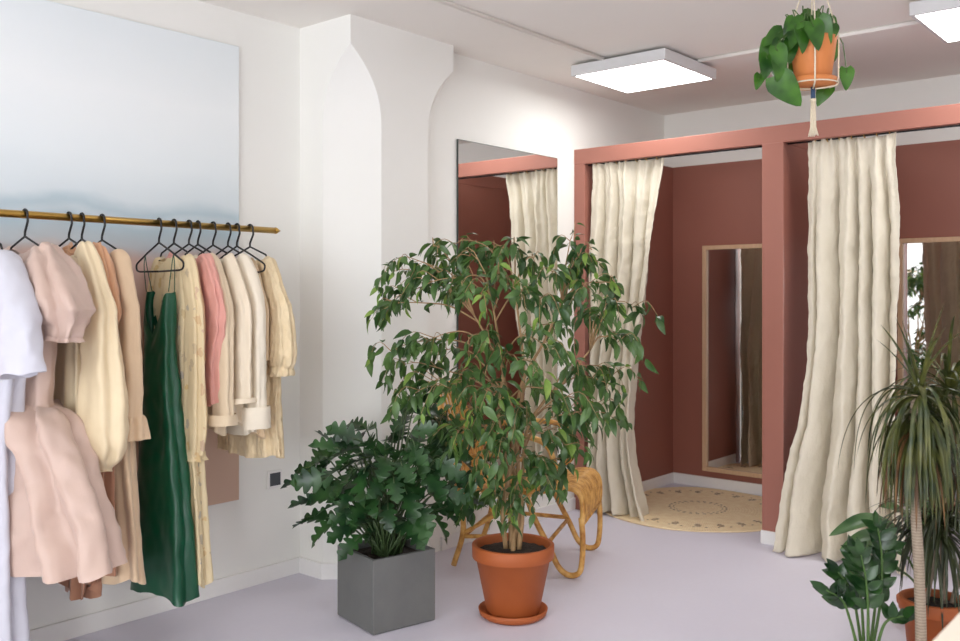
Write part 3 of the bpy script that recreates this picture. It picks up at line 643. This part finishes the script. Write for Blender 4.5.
# ---- weeping fig
def ficus():
    rnd = random.Random(21)
    base = Vector((3.068, 2.411, 0)); o = empty('weeping_fig', base); tag(o, 'tall weeping fig tree in a terracotta pot in front of the mirror', 'potted plant')
    m = MB(); m.lathe([(.001, .001), (.125, .001), (.140, .012), (.146, .034), (.140, .036), (.132, .02), (.001, .018)], seg=48); m.build('saucer', M['terracotta'], o)
    pot(o, .108, .172, .285, M['terracotta'], .06, .019); soil(o, .152, .27)
    def loc(px, py, dd=0): return at(px, py, 3.9+dd)-base
    trunks = [[(511, 549, 0), (510, 500, .02), (505, 455, .03), (498, 410, .03), (503, 372, .0), (491, 345, -.03), (474, 315, -.05)],
              [(515, 550, .03), (519, 500, 0), (517, 440, -.02), (519, 395, -.03), (528, 370, -.02), (545, 340, .03), (562, 300, .05)],
              [(519, 550, -.02), (522, 505, -.03), (512, 460, -.03), (519, 420, .02), (524, 375, .06), (520, 330, .1), (515, 290, .12)],
              [(506, 550, -.01), (503, 510, -.06), (510, 470, -.07), (514, 425, -.06), (506, 390, -.1), (500, 350, -.16), (492, 300, -.2)],
              [(513, 552, -.04), (516, 515, .05), (523, 470, .06), (527, 430, .02), (545, 400, .0), (570, 375, -.03), (590, 350, -.05)]]
    wood = MB(); nodes = []
    for t in trunks:
        p = spline([loc(*q) for q in t], 30); wood.tube(p, [.011*(1-.62*i/29) for i in range(30)], 7); nodes += p[6:]
    ends = [(382, 310, 0), (392, 272, .1), (412, 262, -.1), (432, 246, .05), (455, 244, .15), (470, 252, -.15), (492, 252, .2), (515, 252, 0), (400, 300, .2), (418, 292, -.25), (440, 272, -.1), (445, 300, .25),
            (462, 285, -.3), (535, 262, .1), (552, 275, -.15), (572, 238, .05), (578, 262, .2), (592, 250, -.05), (604, 268, .15), (622, 290, .0), (632, 308, .05), (610, 305, -.2), (590, 290, -.3), (575, 300, .3),
            (480, 300, -.38), (505, 280, -.3), (520, 300, -.4), (545, 310, -.38), (555, 330, .35), (600, 330, .25), (618, 345, -.05), (612, 375, .05), (622, 395, -.1), (600, 410, .1), (585, 390, -.25), (612, 425, .0), (580, 425, .2), (560, 400, -.3),
            (392, 352, .0), (402, 365, .2), (418, 350, -.2), (436, 356, .3), (428, 385, 0), (412, 395, -.1), (445, 395, -.3), (460, 375, .3), (452, 420, .1), (430, 430, .15), (470, 430, -.25), (466, 345, -.32), (485, 375, -.38), (500, 400, -.4), (520, 370, -.42),
            (530, 420, -.35), (540, 385, .3), (548, 440, .05), (480, 455, -.2), (505, 450, -.3), (530, 470, -.15), (490, 480, -.1), (545, 470, -.2), (456, 440, -.1), (565, 445, -.12), (515, 430, -.38), (470, 400, -.36), (545, 350, -.4), (498, 508, .1), (522, 500, -.15), (470, 500, .05), (540, 492, .1), (558, 472, .15), (512, 520, -.1), (484, 430, .3), (575, 410, .3), (505, 395, .35)]
    lv = MB(); nw = MB(); shapes = [leaf_shape(.062*k, .0128*k, 'ovate', 6, .35, .4) for k in (.7, .85, 1.0, 1.15, 1.3)]
    def leaves(path, start, step, sc):
        L = 0; acc = 0; tot = sum((path[i+1]-path[i]).length for i in range(len(path)-1)); side = 1
        for i in range(len(path)-1):
            seg = path[i+1]-path[i]; l = seg.length; acc += l; L += l
            while acc > step and L > start*tot:
                acc -= step*rnd.uniform(.8, 1.2); side = -side
                t = seg.normalized(); sd = t.cross(UP); sd = sd.normalized() if sd.length > .01 else Vector((1, 0, 0))
                d = t*.5+sd*side*rnd.uniform(.3, 1.1)+Vector((0, 0, -rnd.uniform(.1, 1.0)))+rv(rnd, .5)
                p = path[i]+seg*rnd.random()
                q = p+d.normalized()*.008
                put(nw if rnd.random() < .07 else lv, shapes[rnd.randrange(5)], q, d, UP+rv(rnd, .5), rnd.uniform(-.7, .7))
            if acc > step and L <= start*tot: acc = 0
    for e in ends:
        E_ = loc(e[0], e[1], e[2]*.95)
        b = min(nodes, key=lambda q: (q-E_).length+(.6 if q.z > E_.z-.02 else 0))
        mid = b.lerp(E_, .5)+Vector((0, 0, .04+.07*rnd.random()))
        p = spline([b, b.lerp(mid, .55)+Vector((0, 0, .02)), mid, E_.lerp(mid, .35)+Vector((0, 0, .02)), E_], 16)
        wood.tube(p, [.0042*(1-.7*i/15) for i in range(16)], 5)
        leaves(p, .45, .0225, 1)
        for k in range(3):
            s = p[rnd.randrange(7, 16)]; out = (E_-b).normalized()*rnd.uniform(.04, .13)+rv(rnd, .085); out.z = rnd.uniform(-.02, .05)
            e2 = s+out+Vector((0, 0, -rnd.uniform(.02, .11)))
            tw = spline([s, s+out*.55+Vector((0, 0, .015)), e2], 8); wood.tube(tw, [.0019*(1-.6*i/7) for i in range(8)], 4)
            leaves(tw, .15, .0185, 1)
    tp = spline([loc(566, 300, .05), loc(572, 262, .05), loc(575, 222, .06)], 10); wood.tube(tp, .002, 4); leaves(tp, .3, .03, 1)
    wood.build('trunk', M['bark'], o); lv.build('foliage', M['l_ficus'], o); nw.build('young_foliage', M['l_ficus_new'], o)
ficus()

# ---- lobed philodendron in a concrete cube
def xanadu():
    rnd = random.Random(4)
    base = Vector((2.70, 2.795, 0)); o = empty('philodendron', base); tag(o, 'bushy philodendron with lobed leaves in a square grey concrete planter', 'potted plant')
    m = MB(); a, h = .148, .298
    rings = [[(x*(a+dx), y*(a+dx), z) for x, y in ((-1, -1), (1, -1), (1, 1), (-1, 1))] for dx, z in ((-.003, .002), (0, .006), (0, h), (-.016, h), (-.018, h-.06))]
    m.loft(rings, cap0=True); q = Matrix.Rotation(math.radians(-13), 3, 'Z'); m.v = [q @ v for v in m.v]; m.build('planter', M['concrete'], o, smooth=False, bevel=.003)
    m = MB(); m.loft([[q @ Vector((x*s, y*s, h-.03)) for x, y in ((-1, -1), (1, -1), (1, 1), (-1, 1))] for s in (.131, .06, .001)]); m.build('soil', M['soil'], o)
    tips = [(312, 462, -.02), (302, 478, .1), (318, 455, .15), (330, 440, .1), (345, 434, .0), (365, 428, .15), (367, 440, -.15), (388, 436, .1), (402, 420, .15), (415, 408, .2), (432, 410, .1), (425, 430, -.05), (445, 432, .1), (452, 455, 0), (466, 462, .1), (470, 480, -.02), (440, 470, -.15), (455, 495, -.1), (462, 508, .05), (420, 455, -.18),
            (400, 450, -.1), (385, 462, -.2), (350, 455, -.15), (335, 470, -.18), (312, 480, -.1), (308, 500, 0), (318, 515, .05), (322, 528, -.05), (345, 500, -.22), (360, 480, -.25), (372, 500, -.25), (395, 488, -.25), (410, 500, -.22), (425, 515, -.18), (405, 470, -.22), (380, 450, 0), (350, 545, -.15), (362, 520, -.2), (440, 520, -.05), (415, 440, .2), (340, 485, -.15),
            (388, 515, -.22), (432, 490, -.2), (326, 490, .1), (358, 462, .15), (400, 430, .2), (440, 445, .2), (375, 470, .1), (345, 515, -.1), (402, 525, -.15), (330, 505, -.12), (450, 475, .15), (378, 485, -.28), (410, 402, .22), (425, 400, .15), (438, 422, .25), (355, 425, .2), (308, 470, .1), (316, 472, .15), (455, 440, .2), (330, 455, .2), (342, 530, -.05), (415, 535, -.1), (305, 520, .1), (470, 500, .1)]
    for i in range(44): tips.append((rnd.uniform(320, 455), rnd.uniform(440, 525), rnd.uniform(-.2, .2)))
    lv, st = MB(), MB()
    for i, (px, py, dd) in enumerate(tips):
        T = at(px, py, 3.84+dd)-base
        b = Vector((rnd.uniform(-.05, .05), rnd.uniform(-.05, .05), .27))
        out = Vector((T.x, T.y, 0)); out = out.normalized() if out.length > .01 else Vector((1, 0, 0))
        L = rnd.uniform(.125, .18); face = (-F*.5+UP*.9)+rv(rnd, .5)
        d = out*rnd.uniform(.6, 1)+Vector((0, 0, rnd.uniform(-.1, .9) if py < 452 else rnd.uniform(-.7, .3)))+R*(px-390)/120*.4
        d.normalize(); s = T-d*L*.5
        mid = b.lerp(s, .55)+Vector((0, 0, .04))
        st.tube(spline([b, mid, s, s+d*L*.3], 12), [.0042-.0016*k/11 for k in range(12)], 6)
        put(lv, leaf_shape(L, L*.35, 'lobed', 44, .22, rnd.uniform(.15, .45)), s, d, face+rv(rnd, .35), rnd.uniform(-.7, .7))
    st.build('stalks', M['s_xanadu'], o); lv.build('foliage', M['l_xanadu'], o)
xanadu()

# ---- hanging plant
def hanging():
    rnd = random.Random(9)
    d0 = 3.6; base = at(813, 86, d0); o = empty('hanging_plant', base); tag(o, 'trailing heart leaf plant in an orange pot hung from the ceiling in macrame cords', 'hanging plant')
    k = d0/FPX; Rz = lambda px, py, dd=0: at(px, py, d0+dd)-base
    m = MB(); m.lathe([(.001, .0), (.078, .0), (.086, .006), (.088, .026), (.083, .028), (.078, .012), (.001, .011)], seg=40); m.build('saucer', M['terracotta2'], o)
    m = MB(); m.lathe([(.001, .012), (.062, .012), (.066, .016), (.088, .175), (.090, .182), (.084, .182), (.078, .165), (.001, .16)], seg=44); m.build('pot', M['terracotta2'], o)
    m = MB(); m.lathe([(.001, .169), (.078, .166)], seg=30); m.build('soil', M['soil'], o)
    rope = MB(); H = ZC-base.z-.01
    for q in range(4):
        a = math.radians(25+90*q); c, s = math.cos(a), math.sin(a)
        rope.tube([(0, 0, -.012), (.05*c, .05*s, -.008), (.089*c, .089*s, -.001), (.0925*c, .0925*s, .03), (.094*c, .094*s, .185), (.055*c, .055*s, .32), (.004*c, .004*s, H-.02), (0, 0, H)], .0032, 6)
    rope.tube([(.0925*math.cos(i*PI/16), .0925*math.sin(i*PI/16), .004) for i in range(33)], .003, 5)
    rope.build('cord', M['rope'], o)
    m = MB(); m.tube([(0, 0, -.005), (0, 0, -.055)], .0085, 10); m.build('cord_wrap', M['bluewrap'], o)
    m = MB(); m.tube([(0, 0, -.05), (0, 0, -.06)], .012, 10)
    for i in range(26):
        a = i*2.4; rr = .010*math.sqrt((i+.5)/26); c, s = math.cos(a), math.sin(a)
        m.tube([(rr*c*.7, rr*s*.7, -.055), (rr*c, rr*s, -.12), (rr*1.05*c, rr*1.05*s, -.16), (rr*2*c, rr*2*s, -.185-.012*rnd.random())], .0022, 5)
    m.build('tassel', M['rope'], o)
    LV = [((800, 26), (806, 48), .09, -.1), ((818, 18), (826, 36), .10, -.08), ((812, 22), (822, 50), .095, -.11), ((790, 22), (797, 36), .085, .02), ((803, 14), (815, 22), .09, .06), ((828, 16), (834, 26), .075, .03), ((795, 18), (787, 30), .07, -.04),
          ((783, 30), (764, 42), .085, .0), ((772, 40), (760, 62), .085, .02), ((780, 40), (774, 52), .06, -.05), ((768, 54), (766, 75), .085, -.03), ((778, 56), (780, 72), .085, -.07), ((775, 76), (800, 104), .135, -.05), ((790, 40), (792, 58), .08, -.06),
          ((760, 74), (755, 100), .055, .04), ((846, 68), (848, 91), .075, .0), ((833, 40), (839, 62), .075, .08), ((824, 88), (817, 110), .065, .05), ((828, 84), (822, 98), .08, .1), ((786, 62), (790, 82), .08, .06), ((770, 60), (784, 86), .09, .05), ((808, 16), (800, 28), .07, -.03), ((822, 14), (814, 30), .075, -.05), ((798, 30), (788, 46), .08, -.07), ((804, 20), (796, 24), .07, -.1), ((832, 24), (830, 44), .07, -.06), ((776, 46), (784, 66), .085, -.08), ((812, 34), (800, 42), .07, .09), ((820, 30), (836, 44), .07, .1)]
    lv, st = MB(), MB()
    for (a, b, L, dd) in LV:
        A, B = Rz(*a, dd), Rz(*b, dd-.01); d = (B-A).normalized()
        L *= 1.15; put(lv, leaf_shape(L, L*.40, 'heart', 12, .18, .25), A, d, -F*.9+UP*.45+rv(rnd, .3), rnd.uniform(-.35, .35))
        root = Vector((rnd.uniform(-.04, .04), rnd.uniform(-.04, .04), .166))
        edge = Vector((A.x, A.y, 0)); edge = edge.normalized()*.096 if edge.length > .08 else edge
        mid = Vector((edge.x, edge.y, max(.2, A.z+.03)))
        st.tube(spline([root, mid, A, A+d*.02], 10), .0022, 5)
    st.build('stems', M['s_green'], o); lv.build('foliage', M['l_pothos'], o)
hanging()

# ---- dragon tree and neighbours at the photo's lower corner
def blades(mb, c, count, L, W, rnd, el=(-.2, 1.2), droop=(.5, 1.1), az=None):
    for i in range(count):
        a = rnd.uniform(0, 2*PI) if az is None else rnd.uniform(*az); e = rnd.uniform(*el); l = L*rnd.uniform(.65, 1.1)
        d = Vector((math.cos(a)*math.cos(e), math.sin(a)*math.cos(e), math.sin(e)))
        n = 14; g = rnd.uniform(*droop); pts = []; p = Vector(c)+rv(rnd, .012); v = d.copy()
        for k in range(n+1):
            pts.append(p.copy()); v = (v+Vector((0, 0, -g*2.2/n))).normalized(); p += v*(l/n)
        side = d.cross(UP).normalized(); rows = []
        for k, q in enumerate(pts):
            s = k/n; w = W*min(1, .45+s*3)*(1-s**2.5)**.8+.0004
            t = (pts[min(k+1, n)]-pts[max(k-1, 0)]).normalized(); z = side.cross(t)
            rows.append([q-side*w+z*w*.5, q, q+side*w+z*w*.5])
        mb.loft(rows, closed=False)
def dragon():
    rnd = random.Random(33)
    base = at(920, 641, 3.0); base.z = 0; o = empty('dragon_tree', base); tag(o, 'slender dragon tree with a bare trunk and drooping spiky crown', 'potted plant')
    L = lambda px, py, dd=0: at(px, py, 3.0+dd)-base
    pot(o, .08, .115, .145, M['terracotta'], .035); soil(o, .098, .12)
    m = MB(); p = spline([(.0, .0, .11), L(921, 641), L(919, 570), L(915, 500), L(914, 440), L(916, 395)], 30); m.tube(p, [.0185-.003*i/29 for i in range(30)], 12); m.build('trunk', M['trunk'], o)
    lv = MB(); top = p[-1]
    blades(lv, L(917, 396), 46, .40, .0064, rnd, (.1, 1.2), (1.3, 2.6)); blades(lv, L(916, 415), 70, .35, .0062, rnd, (-.6, .7), (1.4, 2.6)); blades(lv, L(918, 388), 10, .28, .006, rnd, (.9, 1.5), (.08, .35))
    br = MB(); bp = spline([L(915, 470), L(935, 430, .08), L(950, 395, .12)], 12); br.tube(bp, .011, 8); br.build('branch', M['trunk'], o)
    blades(lv, bp[-1], 70, .34, .0062, rnd, (.1, 1.4), (.7, 1.7))
    lv.build('foliage', M['l_drac'], o)
    bf = MB(); blades(bf, L(916, 430), 60, .27, .006, rnd, (-1.2, -.1), (.8, 1.8), (math.atan2(-F.y, -F.x)-1.5, math.atan2(-F.y, -F.x)+1.5)); bf.build('lower_foliage', M['l_drac'], o)
    dv = MB(); blades(dv, L(915, 435), 70, .30, .0055, rnd, (-1.0, .3), (1.2, 2.4)); dv.build('dry_foliage', M['l_dry'], o)
    # second plant in the terracotta pot
    base = at(934, 641, 3.36); base.z = 0; o = empty('grassy_dracaena', base); tag(o, 'dark grassy dracaena in the terracotta pot behind the dragon tree trunk', 'potted plant')
    pot(o, .08, .118, .25, M['terracotta'], .05); soil(o, .10, .222)
    L2 = lambda px, py, dd=0: at(px, py, 3.36+dd)-base
    m = MB(); s1 = spline([(.03, -.03, .23), L2(942, 570), L2(944, 520)], 10); m.tube(s1, .009, 8); s2 = spline([(-.02, .02, .23), L2(932, 570), L2(934, 530)], 10); m.tube(s2, .008, 8); s3 = spline([(.04, -.05, .23), L2(962, 560), L2(968, 470)], 10); m.tube(s3, .009, 8); m.build('stems', M['trunk'], o)
    lv = MB()
    for s, c in ((s1[-1], 75), (s2[-1], 60), (s3[-1], 70)): blades(lv, s, c, .34, .0062, rnd, (-.5, 1.25), (.9, 1.9))
    lv.build('foliage', M['l_drac2'], o)
dragon()

def zz():
    rnd = random.Random(12)
    base = at(868, 641, 3.1); base.z = 0; o = empty('zz_plant', base); tag(o, 'low glossy dark green plant with paired leaflets left of the dragon tree', 'potted plant')
    pot(o, .07, .10, .13, M['concrete'], .03); soil(o, .083, .105)
    L = lambda px, py, dd=0: at(px, py, 3.1+dd)-base
    stems = [[(858, 650), (850, 620), (842, 600), (826, 590)], [(864, 650), (862, 610), (858, 575), (853, 552)], [(872, 650), (880, 605), (882, 560), (878, 528)], [(868, 650), (868, 610), (866, 580), (861, 555)], [(876, 650), (884, 625), (894, 618), (906, 616)], [(862, 650), (855, 605), (848, 585), (838, 572)], [(870, 650), (876, 600), (880, 570), (888, 548)]]
    st, lv = MB(), MB(); dz = [-.04, .03, .0, -.06, -.05, .06, .07]
    for s, dd in zip(stems, dz):
        p = spline([L(x, y, dd) for x, y in s], 40); st.tube(p, [.0058-.0035*i/39 for i in range(40)], 7)
        first = 14 if len(s) > 3 and abs(s[0][0]-s[-1][0]) < 25 else 20
        for i in range(first, 40, 4):
            t = (p[min(i+1, 39)]-p[i-1]).normalized()
            for sg in (-1, 1):
                d = t*.75+R*sg*.75+rv(rnd, .3); ll = .08*rnd.uniform(.8, 1.15)*(1-.25*(i/39))
                put(lv, leaf_shape(ll, ll*.27, 'ovate', 8, .25, .15), p[i], d, -F*.8+UP*.4+rv(rnd, .4))
        put(lv, leaf_shape(.06, .015, 'ovate', 8, .25, .1), p[-1], (p[-1]-p[-3]), -F)
    st.build('stems', M['s_green'], o); lv.build('foliage', M['l_zz'], o)
zz()

def broad():
    rnd = random.Random(2)
    base = at(926, 600, 3.78); base.z = 0; o = empty('broad_leaf_plant', base); tag(o, 'plant with long broad arching leaves between curtain and dragon tree', 'potted plant')
    pot(o, .08, .11, .11, M['terracotta'], .03); soil(o, .092, .085)
    L = lambda px, py, dd=0: at(px, py, 3.72+dd)-base
    LV = [((905, 533), (868, 521), (829, 536), .034), ((902, 548), (872, 538), (840, 550), .038), ((906, 556), (880, 545), (858, 556), .036), ((912, 540), (900, 512), (878, 506), .03), ((920, 545), (940, 520), (965, 530), .036), ((914, 530), (930, 500), (950, 490), .034), ((900, 570), (885, 566), (868, 580), .032)]
    lv, st = MB(), MB()
    for i, (a, b, c, w) in enumerate(LV):
        dd = (-.12, -.06, 0, .1, .05, .1, -.1)[i]
        P = spline([L(*a, dd), L(*b, dd-.03), L(*c, dd-.08)], 22); rows = []
        for k, q in enumerate(P):
            t = (P[min(k+1, 21)]-P[max(k-1, 0)]).normalized(); side = t.cross(UP*.8-F*.5).normalized(); z = side.cross(t); s = k/21
            ww = w*math.sin(PI*min(1, .06+.94*s))**.75+.0005; rows.append([q-side*ww+z*ww*.3, q-side*ww*.5+z*ww*.06, q, q+side*ww*.5+z*ww*.06, q+side*ww+z*ww*.3])
        lv.loft(rows, closed=False)
        st.tube(spline([(rnd.uniform(-.03, .03), rnd.uniform(-.03, .03), .09), P[0].lerp(Vector((0, 0, .1)), .5)+Vector((0, 0, .02)), P[0], P[3]], 12), .0045, 6)
    st.build('stems', M['s_green'], o); lv.build('foliage', M['l_broad'], o)
broad()

# ------------------------------------------------------------------ rattan chair
def chair():
    base = Vector((3.755, 2.885, 0)); o = empty('rattan_chair', base); tag(o, 'honey coloured rattan armchair with looped arms behind the weeping fig', 'chair')
    f = Vector((.40, -.917, 0)); s = Vector((.917, .40, 0))     # facing direction and its far side
    P = lambda a, b, z: f*a+s*b+Vector((0, 0, z))
    W = .25; r = .0135
    # seat: slung lattice, rolling over the front edge
    prof = [(-.28, .42), (-.15, .40), (.0, .395), (.15, .41), (.26, .43), (.315, .425), (.345, .39), (.352, .33), (.348, .27)]
    pp = spline([(a, 0, z) for a, z in prof], 40)
    m = MB()
    for k in range(19):
        b = -W+.02+(2*W-.04)*k/18; m.tube([P(q.x, b, q.z) for q in pp], .0085, 6)
    m.build('seat', M['rattan'], o)
    m = MB()
    for b in (-W, W): m.tube([P(q.x, b, q.z-.006) for q in pp], r, 8)
    for q in (pp[0], pp[14], pp[25], pp[-1]): m.tube([P(q.x, -W, q.z-.014), P(q.x, W, q.z-.014)], .010, 8)
    m.build('seat_frame', M['rattan'], o)
    # back: hoop with upright canes
    m = MB(); hoop = spline([(-.27, -W, .40), (-.33, -W-.01, .62), (-.385, -.2, .82), (-.40, 0, .89), (-.385, .2, .82), (-.33, W+.01, .62), (-.27, W, .40)], 48)
    m.tube([P(*q) for q in hoop], .014, 8)
    h2 = [(q.x+.008, q.y*.82, .40+(q.z-.40)*.9) for q in hoop]; m.tube([P(*q) for q in h2], .009, 7); m.build('back_hoop', M['rattan'], o)
    m = MB()
    for k in range(11):
        b = -.2+.4*k/10; top = .40+.48*math.sqrt(max(0, 1-(b/.265)**2))*.97
        m.tube(spline([P(-.275, b, .41), P(-.315, b, .6), P(-.33-.065*(top-.6)/.3, b, top)], 10), .0065, 6)
    m.tube([P(-.335, b, .62) for b in (-W, 0, W)], .009, 6); m.build('backrest', M['rattan'], o)
    for sg in (-1, 1):
        b = sg*(W+.02)
        m = MB(); arm = [(-.34, b, .60), (-.22, b, .64), (-.05, b, .665), (.09, b, .665), (.18, b, .63), (.215, b, .55), (.19, b, .47), (.11, b, .425), (.0, b, .415)]
        m.tube([P(*q) for q in spline(arm, 44)], .0145, 8)
        arm2 = [(-.33, b, .53), (-.15, b, .565), (.0, b, .57), (.08, b, .545)]; m.tube([P(*q) for q in spline(arm2, 20)], .010, 7)
        m.build('armrest', M['rattan'], o)
        m = MB(); m.tube([P(*q) for q in spline([(.345, b*.93, .29), (.352, b*.93, .2), (.35, b*.93, .10), (.335, b*.93, .03), (.285, b*.93, .015), (.235, b*.93, .05), (.19, b*.93, .14), (.12, b*.93, .27), (.07, b*.93, .40)], 44)], .014, 8); m.build('leg', M['rattan'], o)
        m = MB(); m.tube([P(*q) for q in spline([(-.27, b*.93, .41), (-.24, b*.93, .2), (-.29, b*.93, .014)], 16)], .014, 8); m.build('leg', M['rattan'], o)
        m = MB(); m.tube([P(*q) for q in spline([(-.25, b*.93, .16), (-.05, b*.93, .17), (.18, b*.93, .165)], 12)], .011, 8)
        m.tube([P(*q) for q in spline([(-.25, b*.93, .17), (-.05, b*.93, .29), (.1, b*.93, .385)], 12)], .010, 8); m.build('stretcher', M['rattan'], o)
    m = MB(); m.tube([P(-.24, -W, .16), P(-.24, W, .16)], .010, 8); m.tube([P(.18, -W, .155), P(.18, W, .155)], .010, 8); m.build('stretcher', M['rattan'], o)
chair()

# ------------------------------------------------------------------ foreground table
o = empty('display_table', (1.7, .1, 0)); tag(o, 'pale cream tabletop corner at the lower right photo edge', 'table')
m = MB(); m.box((-.75, -.45, .715), (.65, .34, .75)); m.build('tabletop', M['table'], o, smooth=False, bevel=.004)
for x in (-.69, .59):
    for y in (-.39, .28):
        m = MB(); m.box((x-.025, y-.025, 0), (x+.025, y+.025, .715)); m.build('leg', M['table'], o, smooth=False, bevel=.003)

# ------------------------------------------------------------------ light, camera
w = bpy.data.worlds.new('World'); SC.world = w; w.use_nodes = True
nt = w.node_tree; nt.nodes.clear(); bg = nt.nodes.new('ShaderNodeBackground'); out = nt.nodes.new('ShaderNodeOutputWorld')
bg.inputs[0].default_value = (.93, .97, 1, 1); bg.inputs[1].default_value = 7.2; nt.links.new(bg.outputs[0], out.inputs[0])
l = bpy.data.lights.new('added_window_portal', 'AREA'); l.shape = 'RECTANGLE'; l.size = wz1-wz0; l.size_y = wy1-wy0; l.cycles.is_portal = True  # portal at the added window, guiding sky fill into the room
lo = bpy.data.objects.new('added_window_portal', l); COL.objects.link(lo); lo.location = (XF-.12, (wy0+wy1)/2, (wz0+wz1)/2); lo.rotation_euler = (0, -PI/2, 0)
cam = bpy.data.cameras.new('camera'); cam.sensor_width = 36; cam.lens = 36*FPX/960; cam.shift_y = -26.5/960; cam.clip_start = .05
cam.dof.use_dof = True; cam.dof.focus_distance = 4.0; cam.dof.aperture_fstop = 3.2
co = bpy.data.objects.new('camera', cam); COL.objects.link(co); co.location = (0, 0, CAMH)
co.rotation_euler = (PI/2, 0, math.atan2(F.y, F.x)-PI/2); SC.camera = co
SC.view_settings.view_transform = 'Standard'; SC.view_settings.look = 'None'; SC.view_settings.gamma = 1; SC.view_settings.use_curve_mapping = False
SC.view_settings.exposure = 0.02
SC.cycles.use_denoising = True; SC.cycles.max_bounces = 10; SC.cycles.diffuse_bounces = 6; SC.cycles.transparent_max_bounces = 12
SC.cycles.sample_clamp_indirect = 6
